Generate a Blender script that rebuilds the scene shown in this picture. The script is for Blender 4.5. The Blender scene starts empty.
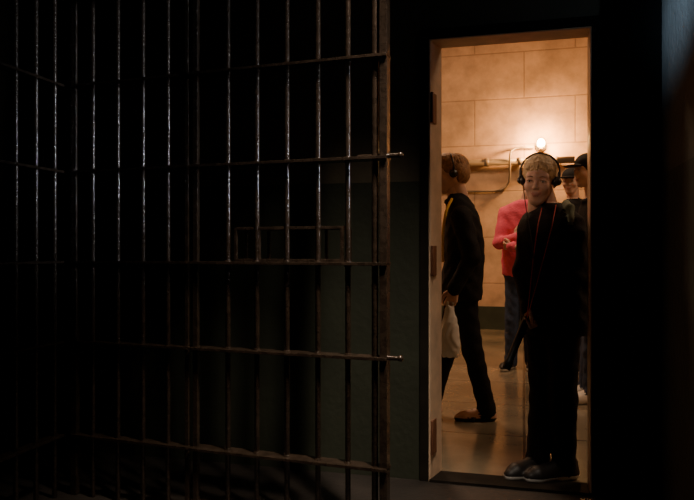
import bpy, math, numpy as np
from mathutils import Vector, Matrix
FPX=675.0; CX=347.0; HY=250.0; CAMH=1.07
YAW=math.radians(14.7); C=math.cos(YAW); S=math.sin(YAW)
def cam2w(u,d): return (u*C-d*S, u*S+d*C)
def P3(px,py,d):
    x,y=cam2w((px-CX)/FPX*d,d); return (x,y,CAMH+(HY-py)/FPX*d)
def on_y(px,Y):
    r=(px-CX)/FPX; dx=r*C-S; dy=r*S+C; t=Y/dy; return (dx*t,t)   # world x, depth
sc=bpy.context.scene
# ---------------- materials
def mat(name,col,rough=.5,metal=0.,var=.0,scale=8.,bump=0.,bscale=40.,spec=.5,sss=0,emit=None,estr=0,coat=0):
    m=bpy.data.materials.new(name); m.use_nodes=True; nt=m.node_tree; b=nt.nodes['Principled BSDF']
    b.inputs['Base Color'].default_value=(*col,1); b.inputs['Roughness'].default_value=rough
    b.inputs['Metallic'].default_value=metal; b.inputs['Specular IOR Level'].default_value=spec
    b.inputs['Coat Weight'].default_value=coat
    if sss: b.inputs['Subsurface Weight'].default_value=sss; b.inputs['Subsurface Scale'].default_value=.01
    if emit: b.inputs['Emission Color'].default_value=(*emit,1); b.inputs['Emission Strength'].default_value=estr
    tc=nt.nodes.new('ShaderNodeTexCoord')
    if var:
        n=nt.nodes.new('ShaderNodeTexNoise'); n.inputs['Scale'].default_value=scale; n.inputs['Detail'].default_value=6
        nt.links.new(tc.outputs['Object'],n.inputs['Vector'])
        r=nt.nodes.new('ShaderNodeValToRGB'); e=r.color_ramp.elements
        e[0].position=.3; e[1].position=.7
        e[0].color=(*[c*(1-var) for c in col],1); e[1].color=(*[min(1,c*(1+var)) for c in col],1)
        nt.links.new(n.outputs['Fac'],r.inputs['Fac']); nt.links.new(r.outputs['Color'],b.inputs['Base Color'])
    if bump:
        n=nt.nodes.new('ShaderNodeTexNoise'); n.inputs['Scale'].default_value=bscale; n.inputs['Detail'].default_value=5
        nt.links.new(tc.outputs['Object'],n.inputs['Vector'])
        bp=nt.nodes.new('ShaderNodeBump'); bp.inputs['Strength'].default_value=bump; bp.inputs['Distance'].default_value=.01
        nt.links.new(n.outputs['Fac'],bp.inputs['Height']); nt.links.new(bp.outputs['Normal'],b.inputs['Normal'])
    return m
def brick_mat(name,c1,c2,mortar,bw,bh,msize,rough,offset=.5,wall=True,var=.25):
    m=bpy.data.materials.new(name); m.use_nodes=True; nt=m.node_tree; b=nt.nodes['Principled BSDF']
    tc=nt.nodes.new('ShaderNodeTexCoord'); L=nt.links.new
    mp=nt.nodes.new('ShaderNodeMapping'); L(tc.outputs['Object'],mp.inputs['Vector'])
    if wall: mp.inputs['Rotation'].default_value=(math.radians(-90),0,0)
    br=nt.nodes.new('ShaderNodeTexBrick'); L(mp.outputs['Vector'],br.inputs['Vector'])
    br.inputs['Scale'].default_value=1; br.inputs['Brick Width'].default_value=bw; br.inputs['Row Height'].default_value=bh
    br.inputs['Mortar Size'].default_value=msize; br.inputs['Mortar Smooth'].default_value=.3; br.offset=offset
    br.inputs['Color1'].default_value=(*c1,1); br.inputs['Color2'].default_value=(*c2,1); br.inputs['Mortar'].default_value=(*mortar,1)
    n=nt.nodes.new('ShaderNodeTexNoise'); n.inputs['Scale'].default_value=2.2; n.inputs['Detail'].default_value=10; n.inputs['Roughness'].default_value=.65
    L(tc.outputs['Object'],n.inputs['Vector'])
    mr=nt.nodes.new('ShaderNodeMapRange'); mr.inputs['From Min'].default_value=.3; mr.inputs['From Max'].default_value=.7
    mr.inputs['To Min'].default_value=1-var; mr.inputs['To Max'].default_value=1+var; L(n.outputs['Fac'],mr.inputs['Value'])
    mx=nt.nodes.new('ShaderNodeVectorMath'); mx.operation='SCALE'; L(br.outputs['Color'],mx.inputs[0]); L(mr.outputs['Result'],mx.inputs['Scale'])
    L(mx.outputs['Vector'],b.inputs['Base Color'])
    r2=nt.nodes.new('ShaderNodeMapRange'); r2.inputs['To Min'].default_value=max(.03,rough-.12); r2.inputs['To Max'].default_value=rough+.15
    L(n.outputs['Fac'],r2.inputs['Value']); L(r2.outputs['Result'],b.inputs['Roughness'])
    bp=nt.nodes.new('ShaderNodeBump'); bp.inputs['Strength'].default_value=.35 if wall else .08; bp.inputs['Distance'].default_value=.01
    ad=nt.nodes.new('ShaderNodeMath'); ad.operation='SUBTRACT'; L(n.outputs['Fac'],ad.inputs[0]); L(br.outputs['Fac'],ad.inputs[1])
    L(ad.outputs['Value'],bp.inputs['Height']); L(bp.outputs['Normal'],b.inputs['Normal'])
    return m
def two_tone(name,up,low,z,rough,bump=.25):
    m=bpy.data.materials.new(name); m.use_nodes=True; nt=m.node_tree; b=nt.nodes['Principled BSDF']; L=nt.links.new
    g=nt.nodes.new('ShaderNodeNewGeometry'); sp=nt.nodes.new('ShaderNodeSeparateXYZ'); L(g.outputs['Position'],sp.inputs[0])
    n=nt.nodes.new('ShaderNodeTexNoise'); n.inputs['Scale'].default_value=5; n.inputs['Detail'].default_value=8; L(g.outputs['Position'],n.inputs['Vector'])
    gt=nt.nodes.new('ShaderNodeMath'); gt.operation='GREATER_THAN'; gt.inputs[1].default_value=z; L(sp.outputs['Z'],gt.inputs[0])
    mx=nt.nodes.new('ShaderNodeMix'); mx.data_type='RGBA'; L(gt.outputs[0],mx.inputs['Factor'])
    mx.inputs['A'].default_value=(*low,1); mx.inputs['B'].default_value=(*up,1)
    mr=nt.nodes.new('ShaderNodeMapRange'); mr.inputs['To Min'].default_value=.6; mr.inputs['To Max'].default_value=1.3; L(n.outputs['Fac'],mr.inputs['Value'])
    v=nt.nodes.new('ShaderNodeVectorMath'); v.operation='SCALE'; L(mx.outputs['Result'],v.inputs[0]); L(mr.outputs['Result'],v.inputs['Scale'])
    L(v.outputs['Vector'],b.inputs['Base Color']); b.inputs['Roughness'].default_value=rough
    n2=nt.nodes.new('ShaderNodeTexNoise'); n2.inputs['Scale'].default_value=30; n2.inputs['Detail'].default_value=4; L(g.outputs['Position'],n2.inputs['Vector'])
    bp=nt.nodes.new('ShaderNodeBump'); bp.inputs['Strength'].default_value=bump; bp.inputs['Distance'].default_value=.01
    L(n2.outputs['Fac'],bp.inputs['Height']); L(bp.outputs['Normal'],b.inputs['Normal'])
    return m
M_wall=two_tone('cell_wall_paint',(.13,.105,.07),(.030,.035,.021),1.39,.7)
M_rwall=two_tone('side_wall_paint',(.30,.31,.31),(.18,.20,.20),1.39,.32,.5)
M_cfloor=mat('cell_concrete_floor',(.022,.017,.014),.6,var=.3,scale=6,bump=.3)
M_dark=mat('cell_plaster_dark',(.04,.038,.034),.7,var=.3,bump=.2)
M_far=brick_mat('corridor_blocks',(.54,.36,.225),(.51,.34,.215),(.36,.235,.145),1.3,.62,.010,.7,.5,True,.35)
M_farside=mat('corridor_plaster',(.46,.33,.21),.7,var=.2,scale=3,bump=.2)
M_tile=brick_mat('corridor_tiles',(.20,.165,.115),(.165,.14,.10),(.07,.055,.04),.8,.8,.010,.17,0,False,.3)
M_green=mat('green_dado_paint',(.04,.05,.035),.45,var=.2)
M_steel=mat('gate_steel',(.040,.027,.019),.26,metal=.35,var=.4,scale=30,bump=.2,bscale=90,coat=.4)
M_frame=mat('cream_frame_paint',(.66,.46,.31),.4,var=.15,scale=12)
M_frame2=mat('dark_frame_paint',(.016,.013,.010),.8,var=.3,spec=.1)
M_hinge=mat('hinge_brown',(.22,.09,.05),.45,metal=.3)
M_pipe=mat('pipe_paint',(.22,.17,.115),.4,var=.1)
# ---------------- mesh helpers
def obj_from(name,verts,faces,mats,mi=None,smooth=False,parent=None):
    me=bpy.data.meshes.new(name); me.from_pydata(verts,[],faces)
    for m in mats: me.materials.append(m)
    if mi is not None: me.polygons.foreach_set('material_index',np.asarray(mi,dtype=np.int32))
    me.polygons.foreach_set('use_smooth',[smooth]*len(me.polygons)); me.update()
    o=bpy.data.objects.new(name,me); sc.collection.objects.link(o)
    if parent: o.parent=parent
    return o
class Build:
    def __init__(s): s.v=[];s.f=[];s.m=[];s.sm=[]
    def add(s,v,f,m=0,sm=False):
        o=len(s.v); s.v+= [tuple(a) for a in v]; s.f+=[tuple(i+o for i in q) for q in f]; s.m+=[m]*len(f); s.sm+=[sm]*len(f)
    def box(s,lo,hi,m=0):
        x0,y0,z0=lo;x1,y1,z1=hi
        s.add([(x0,y0,z0),(x1,y0,z0),(x1,y1,z0),(x0,y1,z0),(x0,y0,z1),(x1,y0,z1),(x1,y1,z1),(x0,y1,z1)],
          [(0,3,2,1),(4,5,6,7),(0,1,5,4),(1,2,6,5),(2,3,7,6),(3,0,4,7)],m)
    def obox(s,a,b,n,w,z0,z1,m=0,off=0):   # bar along a-b (xy), half width w along n
        a=Vector(a);b=Vector(b);n=Vector(n)
        q=[a-n*w+n*off,b-n*w+n*off,b+n*w+n*off,a+n*w+n*off]
        s.prism([(p.x,p.y) for p in q],z0,z1,m)
    def prism(s,poly,z0,z1,m=0):
        k=len(poly); v=[(x,y,z0) for x,y in poly]+[(x,y,z1) for x,y in poly]
        f=[tuple(range(k-1,-1,-1)),tuple(range(k,2*k))]+[(i,(i+1)%k,(i+1)%k+k,i+k) for i in range(k)]
        s.add(v,f,m)
    def tube(s,pts,r,m=0,seg=12):
        pts=[Vector(p) for p in pts]; rings=[];n=len(pts)
        rs=r if isinstance(r,(list,tuple)) else [r]*n
        up=None
        for i,p in enumerate(pts):
            t=(pts[min(i+1,n-1)]-pts[max(i-1,0)]).normalized()
            if up is None:
                up=Vector((0,0,1)) if abs(t.z)<.9 else Vector((1,0,0))
            a=t.cross(up).normalized(); up=a.cross(t).normalized()
            rings.append([p+(a*math.cos(k*2*math.pi/seg)+up*math.sin(k*2*math.pi/seg))*rs[i] for k in range(seg)])
        v=[q for r_ in rings for q in r_]; f=[]
        for i in range(n-1):
            for k in range(seg):
                a0=i*seg+k;b0=i*seg+(k+1)%seg; f.append((a0,b0,b0+seg,a0+seg))
        f.append(tuple(range(seg-1,-1,-1))); f.append(tuple((n-1)*seg+k for k in range(seg)))
        s.add(v,f,m,True)
    def sphere(s,c,r,m=0,seg=16,ri=10):
        rr=r if isinstance(r,(list,tuple)) else (r,r,r)
        pts=[];f=[]
        for i in range(ri+1):
            ph=math.pi*i/ri
            for k in range(seg):
                th=2*math.pi*k/seg; pts.append((c[0]+rr[0]*math.sin(ph)*math.cos(th),c[1]+rr[1]*math.sin(ph)*math.sin(th),c[2]+rr[2]*math.cos(ph)))
        for i in range(ri):
            for k in range(seg):
                f.append((i*seg+k,(i+1)*seg+k,(i+1)*seg+(k+1)%seg,i*seg+(k+1)%seg))
        s.add(pts,f,m,True)
    def obj(s,name,mats,bevel=0,parent=None):
        o=obj_from(name,s.v,s.f,mats,s.m,False,parent)
        o.data.polygons.foreach_set('use_smooth',s.sm)
        if bevel:
            b=o.modifiers.new('bevel','BEVEL'); b.width=bevel; b.segments=2; b.limit_method='ANGLE'; b.angle_limit=math.radians(50)
        return o
# ---------------- SDF
class SDF:
    def __init__(s): s.p=[]
    def add(s,fn,lo,hi,mat,k,g,op,pad=.05): s.p.append((fn,np.array(lo)-pad,np.array(hi)+pad,mat,k,g,op))
    def rc(s,a,b,ra,rb,mat=0,k=.02,g=0,op='u'):
        a=np.array(a,float);b=np.array(b,float);ab=b-a;L=max(ab@ab,1e-9)
        def fn(X,Y,Z):
            t=np.clip(((X-a[0])*ab[0]+(Y-a[1])*ab[1]+(Z-a[2])*ab[2])/L,0,1)
            return np.sqrt((X-a[0]-t*ab[0])**2+(Y-a[1]-t*ab[1])**2+(Z-a[2]-t*ab[2])**2)-(ra+(rb-ra)*t)
        r=max(ra,rb); s.add(fn,np.minimum(a,b)-r,np.maximum(a,b)+r,mat,k,g,op)
    def chain(s,pts,rs,**kw):
        for i in range(len(pts)-1): s.rc(pts[i],pts[i+1],rs[i],rs[i+1],**kw)
    def el(s,c,r,mat=0,k=.02,g=0,op='u'):
        c=np.array(c,float);r=np.array(r,float)
        def fn(X,Y,Z):
            x=(X-c[0])/r[0];y=(Y-c[1])/r[1];z=(Z-c[2])/r[2]
            k0=np.sqrt(x*x+y*y+z*z)+1e-6; k1=np.sqrt((x/r[0])**2+(y/r[1])**2+(z/r[2])**2)+1e-6
            return k0*(k0-1)/k1
        s.add(fn,c-r,c+r,mat,k,g,op)
    def loft(s,lv,mat=0,k=.03,g=0,op='u',e=2.4):
        lv=sorted(lv); A=np.array(lv,float); zs=A[:,0]
        def fn(X,Y,Z):
            z=Z[0,0,:]; cx,cy,a,b=[np.interp(z,zs,A[:,i])[None,None,:] for i in (1,2,3,4)]
            n=(np.abs((X-cx)/a)**e+np.abs((Y-cy)/b)**e)**(1/e)
            d=(n-1)*np.minimum(a,b)*1.05
            return np.maximum(d,np.maximum(zs[0]-Z,Z-zs[-1]))
        lo=[(A[:,1]-A[:,3]).min(),(A[:,2]-A[:,4]).min(),zs[0]];hi=[(A[:,1]+A[:,3]).max(),(A[:,2]+A[:,4]).max(),zs[-1]]
        s.add(fn,lo,hi,mat,k,g,op)
    def torus(s,c,R,r,ax,mat=0,k=.003,g=0,sy=1.0):
        c=np.array(c,float)
        def fn(X,Y,Z):
            q=[X-c[0],Y-c[1],(Z-c[2])]
            a=q[ax]; o=[q[i] for i in range(3) if i!=ax]
            return np.sqrt((np.sqrt(o[0]**2+(o[1]*sy)**2)-R)**2+a**2)-r
        s.add(fn,c-R-r-.01,c+R+r+.01,mat,k,g,'u')
    def mesh(s,vox,zclip=None,disp=None,sole=None):
        us=[p for p in s.p if p[6]=='u']
        lo=np.min([p[1] for p in us],0)+.03; hi=np.max([p[2] for p in us],0)-.03
        ax=[np.arange(lo[i],hi[i]+vox,vox,dtype=np.float32) for i in range(3)]
        sh=tuple(len(a) for a in ax)
        G={};Lb={}
        for fn,l,h,m,k,g,op in s.p:
            if g not in G: G[g]=np.full(sh,.5,np.float32);Lb[g]=[np.full(sh,.5,np.float32),np.zeros(sh,np.int8)]
            sl=[]
            for i in range(3):
                a=int(np.searchsorted(ax[i],l[i]));b=int(np.searchsorted(ax[i],h[i])); sl.append(slice(a,max(b,a)))
            sl=tuple(sl)
            if any(q.stop-q.start<1 for q in sl): continue
            X=ax[0][sl[0]][:,None,None];Y=ax[1][sl[1]][None,:,None];Z=ax[2][sl[2]][None,None,:]
            d=np.broadcast_to(fn(X,Y,Z),tuple(q.stop-q.start for q in sl)).astype(np.float32)
            F=G[g][sl]
            if op=='u':
                hh=np.clip(.5+.5*(F-d)/k,0,1); G[g][sl]=F*(1-hh)+d*hh-k*hh*(1-hh)
                bd,bl=Lb[g]; w=d<bd[sl]; bl[sl][w]=m; bd[sl][w]=d[w]
            elif op=='s':
                d=-d; hh=np.clip(.5+.5*(d-F)/k,0,1); G[g][sl]=F*(1-hh)+d*hh+k*hh*(1-hh)
        X=ax[0][:,None,None];Y=ax[1][None,:,None];Z=ax[2][None,None,:]
        if disp:
            for g,fn in disp.items():
                if g in G: G[g]=G[g]+fn(X,Y,Z).astype(np.float32)
        F=None;L=None
        for g in G:
            if F is None: F=G[g].copy();L=Lb[g][1].copy()
            else:
                w=G[g]<F; F[w]=G[g][w]; L[w]=Lb[g][1][w]
        if zclip is not None: F=np.maximum(F,(zclip-Z)+0*F)
        F[0]=F[-1]=.1;F[:,0]=F[:,-1]=.1;F[:,:,0]=F[:,:,-1]=.1
        ins=F<0; csh=tuple(n-1 for n in sh)
        sums=np.zeros(csh+(3,),np.float32);cnt=np.zeros(csh,np.int16); quads=[]
        for a in range(3):
            b,c=[(1,2),(2,0),(0,1)][a]
            s0=[slice(None)]*3;s1=[slice(None)]*3;s0[a]=slice(0,-1);s1[a]=slice(1,None)
            cr=ins[tuple(s0)]!=ins[tuple(s1)]; I=np.array(np.nonzero(cr))
            I2=I.copy();I2[a]+=1
            f0=F[tuple(I)];f1=F[tuple(I2)];t=f0/(f0-f1)
            pos=I.T.astype(np.float32).copy();pos[:,a]+=t
            cells=[]
            for db,dc in((0,0),(-1,0),(-1,-1),(0,-1)):
                J=I.copy();J[b]+=db;J[c]+=dc; cells.append(J)
                sums[tuple(J)]+=pos; cnt[tuple(J)]+=1
            quads.append((cells,f0<0))
        act=np.nonzero(cnt>0); idx=np.full(csh,-1,np.int64); idx[act]=np.arange(len(act[0]))
        V=sums[act]/cnt[act][:,None]
        ri=np.clip(np.rint(V).astype(int),0,np.array(sh)-1)
        lab=L[ri[:,0],ri[:,1],ri[:,2]]
        V=V*vox+np.array([a[0] for a in ax])
        Q=[]
        for cells,fl in quads:
            q=np.stack([idx[tuple(J)] for J in cells],1)
            q[~fl]=q[~fl][:,::-1]; Q.append(q)
        Q=np.concatenate(Q)
        if sole: lab=lab.copy(); w=(lab==sole[0])&(V[:,2]<sole[2]); lab[w]=sole[1]
        return V,Q,lab[Q[:,0]]
    def obj(s,name,mats,vox,parent=None,**kw):
        V,Q,fm=s.mesh(vox,**kw)
        return obj_from(name,V.tolist(),Q.tolist(),mats,fm,True,parent)
# ---------------- people
M_skin=mat('skin',(.62,.38,.28),.55,var=.08,scale=20,sss=.1)
M_lip=mat('lips',(.48,.22,.18),.5)
M_eye=mat('eye_white',(.5,.46,.42),.3); M_iris=mat('iris',(.03,.04,.045),.2)
M_blond=mat('hair_blond',(.52,.36,.19),.55,var=.35,scale=60,bump=.4,bscale=150)
M_brow=mat('brow_hair',(.28,.16,.09),.6)
M_red=mat('hair_auburn',(.33,.175,.08),.6,var=.4,scale=60,bump=.4,bscale=150)
M_brown=mat('hair_brown',(.06,.03,.015),.5,var=.3,scale=60,bump=.8,bscale=150)
M_phone=mat('headphone_plastic',(.012,.012,.013),.35)
M_jblack=mat('jacket_black',(.010,.009,.010),.8,var=.3,scale=15,bump=.3,bscale=60,spec=.25)
M_jdark=mat('jacket_charcoal',(.014,.011,.009),.85,var=.3,scale=15,bump=.3,bscale=60,spec=.25)
M_trk=mat('trousers_black',(.009,.008,.009),.85,var=.3,scale=15,bump=.3,spec=.25)
M_jean=mat('denim',(.035,.055,.11),.8,var=.3,scale=25,bump=.3)
M_pink=mat('pink_fleece',(.88,.12,.22),.85,var=.12,scale=12,bump=.4,bscale=50)
M_shoe=mat('shoe_dark',(.02,.018,.018),.5); M_white=mat('shoe_white',(.85,.82,.78),.5)
M_grey=mat('grey_cloth',(.15,.18,.12),.85,var=.2)
M_cap=mat('cap_black',(.012,.012,.014),.8); M_redc=mat('red_cord',(.5,.03,.02),.6); M_yel=mat('yellow_cord',(.8,.45,.04),.6)
M_bag=mat('white_plastic',(.75,.74,.70),.35,var=.05,bump=.5,bscale=15)
def cloth(amp):
    return lambda X,Y,Z: amp*(np.sin(Z*62+4*np.sin(X*17+1)+3*np.sin(Y*21))*.6+np.sin(Z*31+X*48-Y*37)*.6+np.sin(X*83+Z*22)*np.sin(Y*71-Z*33)*.5)
class Fig:
    def __init__(s,name,px,d,theta):
        s.d=d; s.rz=YAW-math.radians(theta); s.b=cam2w((px-CX)/FPX*d,d)
        s.root=bpy.data.objects.new(name,None); sc.collection.objects.link(s.root)
        s.root.location=(s.b[0],s.b[1],0); s.root.rotation_euler=(0,0,s.rz); s.root.empty_display_size=.2
    def j(s,px,py,w=0):
        x,y,z=P3(px,py,s.d+w); x-=s.b[0];y-=s.b[1]; c,n=math.cos(s.rz),math.sin(s.rz)
        return np.array((x*c+y*n,-x*n+y*c,z))
def head(fig,loc,rot,size,hairm,style='short',phones=False,cap=False,vox=.0035,skin=None):
    root=bpy.data.objects.new('head',None); sc.collection.objects.link(root); root.parent=fig.root
    root.location=loc; root.rotation_euler=[math.radians(a) for a in rot]; root.scale=(size,)*3
    h=SDF()
    h.el((0,.014,.035),(.070,.090,.080),0,.02)
    h.el((0,-.030,-.026),(.053,.058,.078),0,.025)
    h.el((0,-.060,-.094),(.019,.018,.017),0,.025)
    for q in(-1,1):
        h.rc((q*.046,.0,-.045),(q*.016,-.054,-.090),.015,.016,0,.025)
        h.el((q*.035,-.062,-.024),(.020,.020,.020),0,.025)
        h.rc((0,-.078,.026),(q*.040,-.064,.024),.010,.009,0,.02)
    for q in(-1,1): h.el((q*.031,-.100,.003),(.016,.016,.010),0,.014,op='s')
    for q in(-1,1): h.el((q*.031,-.069,.003),(.0165,.0155,.0125),0,.006)
    h.rc((0,-.084,.008),(0,-.099,-.022),.006,.0078,0,.010)
    for q in(-1,1):
        h.el((q*.0085,-.093,-.027),(.0065,.008,.0055),0,.006)
        h.el((q*.072,.008,-.008),(.010,.020,.031),0,.008)
        h.el((q*.080,.003,-.006),(.006,.009,.016),0,.004,op='s')
    h.el((0,-.072,-.056),(.024,.016,.020),0,.015)
    h.el((0,-.0865,-.0535),(.019,.0050,.0034),1,.003); h.el((0,-.0865,-.0610),(.015,.0055,.0042),1,.003)
    h.rc((0,.02,-.04),(0,.035,-.15),.050,.052,0,.02)
    h.obj('face',[skin or M_skin,M_lip],min(vox,.0028) if vox<.004 else vox,root)
    e=Build()
    for q in(-1,1):
        e.sphere((q*.031,-.0748,.003),(.0115,.0115,.0058),0); e.sphere((q*.031,-.0820,.003),(.0050,.0050,.0050),1)
        e.tube([(q*.018,-.0825,.006),(q*.025,-.0880,.0090),(q*.035,-.0875,.0090),(q*.043,-.081,.005)],.0020,2,6)
        e.tube([(q*.014,-.0880,.0235),(q*.028,-.0865,.0275),(q*.044,-.075,.024)],[.0022,.0026,.0015],2,6)
    e.obj('eyes',[M_eye,M_iris,M_brow],parent=root)
    rng=np.random.RandomState(5)
    a=SDF()
    if cap:
        a.el((0,.012,.052),(.083,.104,.076),0,.01); a.el((0,.02,-.06),(.2,.2,.085),0,.006,op='s')
        a.el((0,-.115,.036),(.066,.062,.010),0,.008); a.el((0,.012,.128),(.008,.008,.006),0,.003)
        a.obj('cap',[M_cap],.004,root)
        a=SDF()
    a.el((0,.020,.036 if not cap else .02),(.078,.095,.086 if not cap else .07),0,.015)
    if style=='full': a.el((0,.045,-.01),(.074,.070,.072),0,.03); a.el((0,-.03,.09),(.068,.06,.04),0,.03)
    if style=='boy':  # brushed-forward fringe
        for i in range(70):
            x=rng.uniform(-.062,.062); z0=.118-abs(x)*.5; e_=rng.uniform(.052,.070)-abs(x)*.08
            yf=-.072+ (x/.075)**2*.03
            a.chain([(x*.55,-.01,z0),(x*.85+.004,yf+.012,.092-abs(x)*.2),(x+rng.uniform(0,.012),yf-.002,e_)],[.005,.004,.0016],k=.004)
    if not cap:
        for i in range(300):     # locks from crown
            th=rng.uniform(-math.pi,math.pi)
            front=max(0,math.cos(th))
            ph1=rng.uniform(.1,.9);ph2=ph1+rng.uniform(.5,.8)
            lim=1.0 if front>.35 else (1.7 if abs(math.cos(th))<.5 else 2.1); ph2=min(ph2,lim); ph1=min(ph1,ph2-.3)
            dt=rng.uniform(-.2,.2); lift=rng.uniform(-.001,.004 if style=='full' else .0005)
            def pt(ph,up,t): return (math.sin(ph)*math.sin(t)*(.079+up),.020-math.sin(ph)*math.cos(t)*(.096+up),.036+math.cos(ph)*(.087+up))
            a.chain([pt(ph1,-.003,th),pt((ph1+ph2)/2,-.001,th+dt*.4),pt(ph2,lift,th+dt)],[.003,.0038,.0016],k=.004)
    a.el((0,-.115,-.040),(.080,.082,.102),0,.010,op='s')
    for q in(-1,1): a.el((q*.085,-.02,-.055),(.05,.055,.062),0,.012,op='s')
    a.el((0,.03,-.155),(.12,.12,.09),0,.01,op='s')
    a.obj('hair',[hairm],min(vox,.0028),root,disp={0:lambda X,Y,Z:.0004*np.sin(X*310+4*np.sin(Z*50))*np.sin(Y*270+3*np.sin(X*60)+Z*90)})
    if phones:
        p=SDF(); p.torus((0,.01,.035),.092,.0048,1)
        p.el((0,.01,-.10),(.2,.03,.09),0,.003,op='s')
        for q in(-1,1):
            p.rc((q*.077,.005,-.006),(q*.087,.005,-.006),.021,.018,0,.004); p.torus((q*.076,.005,-.006),.019,.007,0)
            p.rc((q*.089,.01,.035),(q*.090,.006,-.0),.007,.008,0,.004)
        p.obj('headphones',[M_phone],.003,root)
    return root
def hand(fig,loc,dirv,side,size=1.,curl=22,roll=0,skin=None):
    """side +1: left hand (palm faces -X)"""
    h=SDF(); pn=-side
    h.rc((0,0,.04),(0,0,-.01),.023,.024,0,.02)
    for i,y in enumerate((-.026,-.009,.009,.025)):
        h.rc((0,y*.6,-.01),(0,y,-.078),.013,.011,0,.012)
        L=[(.042,.026,.020),(.046,.030,.022),(.042,.028,.021),(.034,.021,.018)][i]
        p=np.array((0.,y,-.080+abs(i-1)*.003)); ang=math.radians(curl*.7+i*3); sp=(y*.25)
        rr=[.0092,.0085,.0078,.0066]
        for k_,l in enumerate(L):
            q=p+np.array((pn*math.sin(ang),sp,-math.cos(ang)))*l
            h.rc(p,q,rr[k_],rr[k_+1],0,.003); p=q; ang+=math.radians(curl*1.25)
    t0=np.array((pn*.006,-.022,-.022));t1=t0+np.array((pn*.016,-.024,-.028));t2=t1+np.array((pn*.012,-.008,-.028));t3=t2+np.array((pn*.008,-.0,-.022))
    h.chain([t0,t1,t2,t3],[.015,.012,.010,.008],k=.006)
    o=h.obj('hand',[skin or M_skin],.003,fig.root)
    q=Vector((0,0,-1)).rotation_difference(Vector(dirv).normalized())
    o.matrix_local=Matrix.Translation(Vector(loc))@q.to_matrix().to_4x4()@Matrix.Rotation(math.radians(roll),4,'Z')@Matrix.Scale(size,4)
    return o
def shoe(s,ank,fdir,L=.26,mat=2,w=1.):
    fd=np.array((fdir[0],fdir[1],0.));fd/=np.linalg.norm(fd); a=np.array((ank[0],ank[1],0.)); sd=np.array((-fd[1],fd[0],0))
    heel=a-fd*.035; U=np.array((0,0,1.))
    s.rc(heel+U*.035,heel+U*.075,.035*w,.034*w,mat,.02,g=2); s.rc(heel+U*.03*w,a+fd*(L-.11)+U*.028*w,.036*w,.040*w,mat,.02,g=2)
    s.rc(a+U*.07,a+fd*(L-.12)+U*.035*w,.035*w,.030*w,mat,.03,g=2); s.rc(a+fd*(L-.11)+U*.028*w,a+fd*(L-.075)+U*.022*w,.040*w,.030*w,mat,.02,g=2)
def body(fig,T,arms,legs,neck,mats,armr=(.055,.048,.038),legr=(.082,.062,.055),vox=.007,hipw=.09,hem=.05,amp=.0028,hood=False,extra=None,footL=.26,fdirs=None,sole_h=.024,footw=1.):
    """T: list (py,px,w,a,b); mats: jacket,trouser,shoe,sole,skin,..."""
    s=SDF(); lv=[]
    for py,px,w,a,b in T:
        p=fig.j(px,py,w); lv.append((p[2],p[0],p[1],a,b))
    s.loft(lv,0,.03,g=0)
    for sh,el_,wr in arms:
        s.rc(sh,el_,armr[0],armr[1],0,.035,g=0); s.rc(el_,wr,armr[1],armr[2],0,.02,g=0)
        d=(np.array(wr)-np.array(el_));d/=np.linalg.norm(d); s.rc(wr-d*.015,wr+d*.006,armr[2]+.003,armr[2]+.003,0,.004,g=0)
    pel=[]
    for i,(hp,kn,an) in enumerate(legs):
        s.rc(hp,kn,legr[0],legr[1],1,.03,g=1); a2=np.array(an,float).copy(); a2[2]=max(a2[2],hem+.035)
        s.rc(kn,a2,legr[1],legr[2],1,.02,g=1); pel.append(np.array(hp))
        b2=a2.copy(); b2[2]=hem+.012; s.rc(a2,b2,legr[2],legr[2]*1.03,1,.01,g=1)
        fd=fdirs[i] if fdirs else (0,-1)
        shoe(s,an,fd,footL,w=footw)
    m=(pel[0]+pel[1])/2; s.rc(pel[0]+(0,0,.03),pel[1]+(0,0,.03),hipw,hipw,1,.04,g=1)
    nb,nt=neck; s.rc(nb,nt,.052*nt_scale,.048*nt_scale,4,.01,g=3)
    nb=np.array(nb)
    s.torus(nb+(0,.0,.0),.058*nt_scale+.006,.017,2,0,.02,g=0)
    if hood:
        s.rc(nb+(-.06,.05,-.01),nb+(.06,.05,-.01),.04,.04,0,.03,g=0); s.rc(nb+(0,.07,-.03),nb+(0,.06,.0),.045,.045,0,.03,g=0)
    if extra: extra(s)
    return s.obj('body',mats,vox,fig.root,zclip=.001,disp={0:cloth(amp),1:cloth(amp)},sole=(2,3,sole_h))
nt_scale=1.
def cord(fig,name,pts,r,m,par=None):
    b=Build(); P=[Vector(p) for p in pts]; out=[]
    for i in range(len(P)-1):
        p0=P[max(i-1,0)];p1=P[i];p2=P[i+1];p3=P[min(i+2,len(P)-1)]
        for k in range(8):
            t=k/8; out.append(.5*((2*p1)+(p2-p0)*t+(2*p0-5*p1+4*p2-p3)*t*t+(3*p1-p0-3*p2+p3)*t**3))
    out.append(P[-1]); b.tube(out,r,0,8); return b.obj(name,[m],parent=fig.root)

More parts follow.
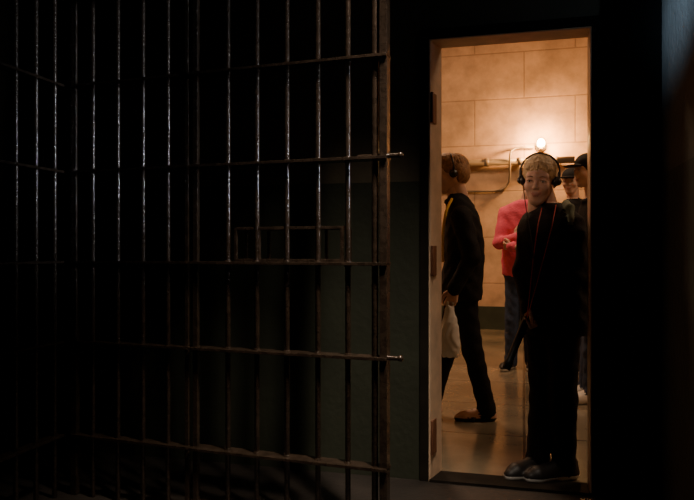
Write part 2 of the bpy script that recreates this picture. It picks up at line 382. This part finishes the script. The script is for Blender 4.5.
# ===== boy in doorway
f=Fig('boy_with_headphones',552,3.20,42); J=f.j
nt_scale=.86
rsh,rel,rwr=J(532,222,.08),J(523,272,.06),J(529,308,-.05)
lsh,lel,lwr=J(570,222,-.07),J(578,278,-.05),J(576,325,-.07)
def ex(s):
    s.chain([J(566,203,.0),J(570,208,-.09),J(571,220,-.14)],[.017,.018,.014],mat=5,k=.018,g=4)
body(f,[(334,554,0,.150,.118),(318,554,0,.158,.122),(285,554,0,.146,.112),(255,553,0,.150,.112),(232,552,0,.158,.108),(219,551,0,.135,.090),(211,550,0,.085,.070),(204,549,0,.055,.055)],
     [(rsh,rel,rwr),(lsh,lel,lwr)],
     [(J(543,328,.04),J(543,398,.02),J(538,462,.02)),(J(562,328,-.04),J(563,400,-.07),J(564,468,-.05))],
     (J(550,212,0),J(544,190,-.01)),[M_jdark,M_trk,M_shoe,M_white,M_skin,M_grey],armr=(.054,.046,.037),legr=(.080,.062,.054),vox=.0055,hipw=.085,hood=True,extra=ex,
     footL=.25,fdirs=[(-.35,-1),(-.65,-1)],sole_h=.027)
hd=J(539,180,-.03); head(f,hd,(12,5,18),.98,M_blond,'boy',phones=True,vox=.003)
hand(f,rwr,J(524,330,-.09)-rwr,-1,.86,curl=62,roll=20); hand(f,lwr,J(575,348,-.09)-lwr,1,.86,curl=25)
b=Build(); a0=Vector(J(527,318,-.085));a1=Vector(J(506,369,-.11)); D=a1-a0
b.tube([a0-D*.08,a0,a0+D*.1,a0+D*.82,a0+D*.86,a1],[.010,.017,.018,.016,.021,.019],0,12)
b.obj('audio_guide_wand',[M_phone],parent=f.root)
cord(f,'lanyard',[J(543,204,-.02),J(538,225,-.13),J(533,262,-.17),J(529,300,-.15),J(527,316,-.10)],.0022,M_redc)
cord(f,'lanyard',[J(556,205,-.08),J(551,230,-.19),J(541,268,-.20),J(531,305,-.15),J(527,318,-.10)],.0022,M_redc)
cord(f,'headphone_cable',[J(523,186,-.02),J(527,214,-.10),J(533,250,-.17),J(534,285,-.16),J(529,312,-.10)],.0022,M_phone)

# ===== walking visitor with bag (profile, facing image left)
nt_scale=1.
f=Fig('walking_visitor',462,4.3,92); J=f.j
nsh,nel,nwr=J(461,216,-.17),J(472,257,-.22),J(455,288,-.24)
fsh,fel,fwr=J(461,216,.17),J(463,258,.22),J(445,285,.18)
def ex(s):
    for px,w in((482,-.07),(428,.08)):
        a=J(px-9,412,w); a[2]=.0
        s.rc(a+(-.038,0,.01),a+(0,0,.062),.009,.009,5,.01,g=4); s.rc(a+(.038,0,.01),a+(0,0,.062),.009,.009,5,.01,g=4)
body(f,[(299,461,0,.175,.125),(285,461,0,.178,.132),(262,464,0,.165,.125),(240,464,0,.170,.122),(217,462,0,.165,.105),(205,460,0,.12,.085),(199,458,0,.075,.065),(194,457,0,.058,.058)],
     [(nsh,nel,nwr),(fsh,fel,fwr)],
     [(J(463,296,-.07),J(473,352,-.09),J(486,405,-.07)),(J(458,296,.08),J(446,352,.08),J(432,405,.08))],
     (J(457,202,0),J(453,186,0)),[M_jblack,M_trk,M_skin,M_shoe,M_skin,M_shoe],vox=.0075,hipw=.10,armr=(.062,.054,.042),footL=.25,extra=ex,footw=.8,sole_h=.028)
hd=J(451,174,0); head(f,hd,(8,0,0),1.04,M_red,'full',phones=True)
hand(f,nwr,J(451,303,-.25)-nwr,1,1.,curl=60); hand(f,fwr,J(440,300,.18)-fwr,-1,1.,curl=30)
s=SDF(); c0=J(450,307,-.25)
bz=lambda py:J(450,py,-.25)
s.loft([(bz(357)[2],c0[0],c0[1],.03,.045),(bz(350)[2],c0[0],c0[1],.055,.06),(bz(335)[2],c0[0],c0[1],.06,.058),(bz(322)[2],c0[0],c0[1],.045,.045),(bz(312)[2],c0[0],c0[1],.022,.03),(bz(306)[2],c0[0],c0[1],.014,.02)],0,.01)
s.rc(c0+(.0,.02,-.01),c0+(0,.012,.04),.008,.006,0,.01); s.rc(c0+(.0,-.02,-.01),c0+(0,-.008,.04),.008,.006,0,.01)
s.obj('plastic_bag',[M_bag],.005,f.root,disp={0:lambda X,Y,Z:.0025*np.sin(Y*150+X*90+4*np.sin(Z*25))})
cord(f,'lanyard',[J(452,199,-.07),J(446,212,-.13),J(443,235,-.13),J(443,262,-.12)],.009,M_yel)

# ===== visitor in pink fleece
f=Fig('visitor_in_pink_fleece',521,6.1,25); J=f.j
rsh,rel,rwr=J(505,213,.05),J(499,243,-.04),J(515,238,-.24)
lsh,lel,lwr=J(537,213,-.06),J(541,246,-.12),J(512,247,-.28)
body(f,[(275,521,0,.165,.12),(262,521,0,.172,.125),(245,521,0,.165,.12),(228,521,0,.17,.12),(212,521,0,.17,.10),(204,523,0,.13,.085),(200,525,0,.07,.06)],
     [(rsh,rel,rwr),(lsh,lel,lwr)],
     [(J(514,275,.03),J(512,320,.0),J(511,357,.0)),(J(528,275,-.03),J(529,320,-.03),J(531,357,-.0))],
     (J(525,203,0),J(528,194,0)),[M_pink,M_jean,M_shoe,M_white,M_skin],vox=.008,fdirs=[(-.2,-1),(.2,-1)],armr=(.06,.052,.042))
head(f,J(532,186,-.02),(5,0,10),1.,M_brown,'full',vox=.0045)
hand(f,rwr,J(523,231,-.26)-rwr,-1,1.,curl=35,roll=90); hand(f,lwr,J(504,246,-.22)-lwr,1,.95,curl=70,roll=-90)

# ===== visitor with cap, nearer
f=Fig('visitor_in_cap',595,4.8,80); J=f.j
nsh,nel,nwr=J(599,212,-.17),J(603,256,-.2),J(591,294,-.2)
fsh,fel,fwr=J(595,212,.18),J(597,256,.2),J(587,290,.2)
body(f,[(300,597,0,.17,.13),(270,597,0,.17,.13),(240,597,0,.17,.125),(214,597,0,.17,.11),(203,596,0,.12,.085),(197,595,0,.065,.06)],
     [(nsh,nel,nwr),(fsh,fel,fwr)],
     [(J(595,298,-.08),J(592,350,-.08),J(591,392,-.08)),(J(595,298,.09),J(590,350,.09),J(586,392,.10))],
     (J(593,201,0),J(591,183,0)),[M_jblack,M_jean,M_white,M_white,M_skin],vox=.008)
head(f,J(588,171,0),(2,0,0),1.02,M_brown,'short',cap=True,vox=.004)
hand(f,nwr,(0,-.1,-1),1); hand(f,fwr,(0,-.1,-1),-1)
# ===== visitor with cap, farther
f=Fig('visitor_in_cap',574,6.0,45); J=f.j
body(f,[(280,574,0,.17,.13),(250,574,0,.17,.125),(225,574,0,.17,.12),(211,574,0,.165,.10),(204,574,0,.12,.085),(199,574,0,.065,.06)],
     [(J(560,213,.12),J(559,248,.12),J(562,281,.05)),(J(588,213,-.12),J(590,248,-.14),J(587,281,-.2))],
     [(J(568,283,.06),J(568,325,.06),J(568,362,.06)),(J(580,283,-.06),J(581,325,-.06),J(581,362,-.06))],
     (J(574,203,0),J(573,190,0)),[M_jblack,M_jean,M_shoe,M_white,M_skin],vox=.009)
head(f,J(571.5,182,0),(2,0,10),1.0,M_brown,'short',cap=True,vox=.0045)
hand(f,J(562,281,.05),(0,-.1,-1),-1); hand(f,J(587,281,-.2),(0,-.1,-1),1)

# ================= architecture
DX0,DX1,DH=-.423,.285,2.045
WY0,WY1=3.125,3.245; RX=.565; FY=9.3
def wallbox(name,lo,hi,m):
    b=Build(); b.box(lo,hi); return b.obj(name,[m])
b=Build(); b.box((-4.2,WY0,0),(DX0,WY1,3.3)); b.box((DX1,WY0,0),(RX+.12,WY1,3.3)); b.box((DX0,WY0,DH),(DX1,WY1,3.3))
b.obj('wall_doorway',[M_wall])
wallbox('wall_right',(RX,-2.6,0),(RX+.12,WY0,3.3),M_rwall)
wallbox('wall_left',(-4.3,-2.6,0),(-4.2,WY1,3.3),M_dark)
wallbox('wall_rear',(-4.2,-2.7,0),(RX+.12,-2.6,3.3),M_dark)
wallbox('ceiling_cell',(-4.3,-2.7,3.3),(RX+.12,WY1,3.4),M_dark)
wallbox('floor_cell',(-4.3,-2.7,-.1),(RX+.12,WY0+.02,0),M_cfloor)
# corridor
wallbox('floor_corridor',(-4.3,WY0+.02,-.1),(6.5,FY+.15,0),M_tile)
wallbox('wall_far',(-4.3,FY,0),(6.5,FY+.15,4.6),M_far)
wallbox('wall_corridor_left',(-4.4,WY1,0),(-4.3,FY,4.6),M_farside)
wallbox('wall_corridor_right',(6.5,WY1,0),(6.6,FY,4.6),M_farside)
b=Build(); b.box((RX+.12,WY0,0),(6.6,WY1,4.6)); b.box((-4.4,WY0,3.4),(RX+.12,WY1,4.6)); b.obj('wall_corridor_near',[M_farside])
wallbox('ceiling_corridor',(-4.4,WY0,4.6),(6.6,FY+.15,4.7),M_farside)
wallbox('baseboard_far',(-4.3,FY-.02,0),(6.5,FY,.31),M_green)
# door frame
b=Build()
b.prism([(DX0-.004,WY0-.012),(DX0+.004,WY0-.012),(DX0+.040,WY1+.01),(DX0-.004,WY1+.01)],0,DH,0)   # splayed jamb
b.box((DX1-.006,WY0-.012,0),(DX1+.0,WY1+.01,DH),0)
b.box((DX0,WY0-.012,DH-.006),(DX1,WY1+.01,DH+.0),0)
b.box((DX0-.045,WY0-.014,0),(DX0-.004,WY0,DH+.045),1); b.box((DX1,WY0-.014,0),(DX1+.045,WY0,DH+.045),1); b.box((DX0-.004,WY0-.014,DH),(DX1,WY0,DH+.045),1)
for z0,z1 in ((.12,.28),(.95,1.09),(1.66,1.80)):
    b.prism([(DX0+.010,WY0+.0),(DX0+.014,WY0-.004),(DX0+.026,WY0+.052),(DX0+.020,WY0+.052)],z0,z1,2)
    b.tube([(DX0+.012,WY0-.008,z0),(DX0+.012,WY0-.008,z1)],.007,2)
b.obj('trim_door_frame',[M_frame,M_frame2,M_hinge],bevel=.002)
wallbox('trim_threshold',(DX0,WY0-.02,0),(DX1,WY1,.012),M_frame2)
# added black sheet, stands in for shade on the wall right of doorway
wallbox('trim_shade_panel',(DX1+.046,WY0-.02,0),(RX,WY0,3.3),mat('shade_black',(.006,.006,.006),.95,spec=.05))
# pipes on far wall
def W(px,py,Y=FY):
    x,t=on_y(px,Y); return (x,Y,CAMH+(HY-py)/FPX*t)
b=Build()
zp=W(500,163)[2]
b.tube([(W(468,163)[0]-2.5,FY-.1,zp),(W(574,163)[0],FY-.1,zp)],.045,0,16)
for px in(455,487,520,555):
    x=W(px,163)[0]; b.tube([(x-.03,FY-.1,zp),(x+.03,FY-.1,zp)],.055,0,16); b.box((x-.015,FY-.1,zp-.02),(x+.015,FY,zp+.02),0)
pts=[(W(440,191)[0],FY-.03,W(500,191)[2])]
for px,py in((495,191),(501,190),(506,187),(509,182),(510,175),(510,160),(511,153),(515,149),(522,148),(534,148)):
    pts.append((W(px,py)[0],FY-.03 if py>180 else FY-.16 if 150<py<180 else FY-.06,W(px,py)[2]))
b.tube(pts,.014,0,10); b.obj('wall_pipe',[M_pipe])
# lamp
lx,ly,lz=W(541,144,FY-.12); b=Build()
b.tube([(lx,FY,lz-.02),(lx,FY-.04,lz-.02)],.07,0,20); b.tube([(lx,FY-.04,lz-.02),(lx,ly,lz-.05),(lx,ly,lz-.03)],.018,0); b.tube([(lx,ly,lz-.07),(lx,ly,lz-.03)],[.03,.035],0,16)
b.sphere((lx,ly,lz+.01),(.050,.050,.060),1)
b.obj('wall_lamp',[M_pipe,mat('bulb_glow',(1,.8,.5),.3,emit=(1,.72,.34),estr=90)])
def light(name,kind,loc,energy,col,target=None,**kw):
    l=bpy.data.lights.new(name,kind); l.energy=energy; l.color=col
    for k,v in kw.items(): setattr(l,k,v)
    o=bpy.data.objects.new(name,l); sc.collection.objects.link(o); o.location=loc
    if target: o.rotation_euler=(Vector(target)-Vector(loc)).to_track_quat('-Z','Y').to_euler()
    return o
light('lamp_bulb_light','POINT',(lx,ly-.12,lz+.01),125,(1,.50,.17),shadow_soft_size=.06)
light('corridor_ceiling_light_left','AREA',(-1.6,6.3,4.4),95,(1,.63,.38),(-1.4,6.6,0),shape='RECTANGLE',size=1.2,size_y=.4)
light('corridor_ceiling_light_right','AREA',(2.6,4.8,4.4),62,(1,.70,.45),(2.3,4.8,0),shape='RECTANGLE',size=1.2,size_y=.4)
light('face_side_fill','SPOT',(-1.9,3.45,2.0),60,(1,.66,.44),(.08,3.3,1.44),spot_size=math.radians(16),spot_blend=.8,shadow_soft_size=.12)  # added narrow spot, no fixture; lights one side of the boy's face
light('face_front_fill','SPOT',(-.75,1.0,1.75),36,(1,.60,.38),(.07,3.28,1.42),spot_size=math.radians(12),spot_blend=1,shadow_soft_size=.05)  # added unseen spot in the cell, brightens the boy's face from the front
# ================= cell gate
G0=Vector((-1.903,2.56)); G1=Vector((-.517,2.45)); gd=(G1-G0).normalized(); gn=Vector((gd.y,-gd.x))
def gp(px):
    r=(px-CX)/FPX; d=Vector((r*C-S,r*S+C))
    det=d.x*(-gd.y)-d.y*(-gd.x); t=(G0.x*(-gd.y)-G0.y*(-gd.x))/det; return d*t
rails=[.263,.670,1.018,1.41,1.785,2.16,2.53]
TOP=2.75
b=Build()
for px in(228,257,287,318,348): p=gp(px); b.tube([(p.x,p.y,.06),(p.x,p.y,TOP)],.0105,0,14)
p=gp(375); b.tube([(p.x,p.y,.04),(p.x,p.y,TOP)],.0125,0,16)
a=gp(194);c=gp(198.5); b.obox(a,c,gn,.010,.03,TOP)
a=gp(381);c=gp(388.5); b.obox(a,c,gn,.022,.03,TOP)
a=gp(192);c=gp(388.5)
for z in rails+[.045,TOP-.02]: b.obox(a,c,gn,.034,z-.006,z+.006)
for z in rails[:]:
    for px in(228,257,287,318,348): p=gp(px); b.tube([(p.x,p.y,z-.012),(p.x,p.y,z+.012)],.014,0,12)
for z in (rails[1]+.002,rails[3]+.008):
    e=gp(388.5); e2=e+gd*.045; b.tube([(e.x-gd.x*.12,e.y-gd.y*.12+.0,z),(e2.x,e2.y,z)],.009,0,12); b.sphere((e2.x,e2.y,z),.012)
# food slot
A=gp(236);B_=gp(342); zt=1.155
for q in(0,-.09):
    b.obox(A,B_,gn,.006,zt-.006,zt+.006,off=q)
    b.obox(A,B_,gn,.006,1.02,1.035,off=q)
b.obox(A,B_,gn,.05,1.018,1.026,off=-.045)
for px in(236,259,318,342):
    p=gp(px)
    for q in(0,-.09): b.obox(p-gd*.006+gn*q,p+gd*.006+gn*q,gn,.006,1.02,zt)
    b.obox(p-gd*.006,p+gd*.006,gn,.045,zt-.006,zt+.006,off=-.045)
b.obj('cell_gate',[M_steel],bevel=.0015)
b=Build()
for px in(93,118,143,168): p=gp(px); b.tube([(p.x,p.y,0),(p.x,p.y,3.28)],.0105,0,14)
a=gp(72);c=gp(78); b.obox(a,c,gn,.012,0,3.28)
a=gp(186);c=gp(189.5); b.obox(a,c,gn,.010,0,3.28)
a=gp(75);c=gp(190)
for z in rails+[2.72]: b.obox(a,c,gn,.027,z-.006,z+.006)
b.obox(gp(75),gp(388.5),gn,.03,2.78,2.83)
b.obj('cell_bars',[M_steel],bevel=.0015)
b=Build(); gx=gp(70).x-.03; y=2.50
while y>.2: b.tube([(gx,y,0),(gx,y,3.28)],.0105,0,14); y-=.115
for z in rails: b.box((gx-.027,.2,z-.006),(gx+.027,2.53,z+.006))
b.obj('cell_bars',[M_steel],bevel=.0015)
# added fill lamps inside the cell, no windows built
light('over_gate_fill','AREA',(.05,1.8,3.2),9,(1,.82,.64),(-.72,2.45,.5),shape='RECTANGLE',size=.06,size_y=.6,spread=math.radians(42))  # added warm strip lamp, lights the gate's rail tops
light('stile_fill','AREA',(.50,2.1,1.9),1.5,(.80,.89,1),(-1.0,2.36,1.75),shape='RECTANGLE',size=.03,size_y=2.0,spread=math.radians(22))  # added cool strip lamp, puts highlights on the stile and bars
light('side_wall_fill','SPOT',(-.9,.6,2.9),340,(.55,.78,1),(.565,2.58,2.15),spot_size=math.radians(16),spot_blend=1,shadow_soft_size=.08)  # added blue spot, makes the cool patch high on the right wall
w=bpy.data.worlds.new('World'); sc.world=w; w.use_nodes=True; w.node_tree.nodes['Background'].inputs[0].default_value=(.002,.002,.0025,1)
cam=bpy.data.cameras.new('Camera'); cam.lens=35.0*FPX/(694*35/36); cam.sensor_width=36
co=bpy.data.objects.new('Camera',cam); sc.collection.objects.link(co); co.location=(0,0,CAMH); co.rotation_euler=(math.radians(90),0,YAW); cam.clip_start=.02
sc.camera=co
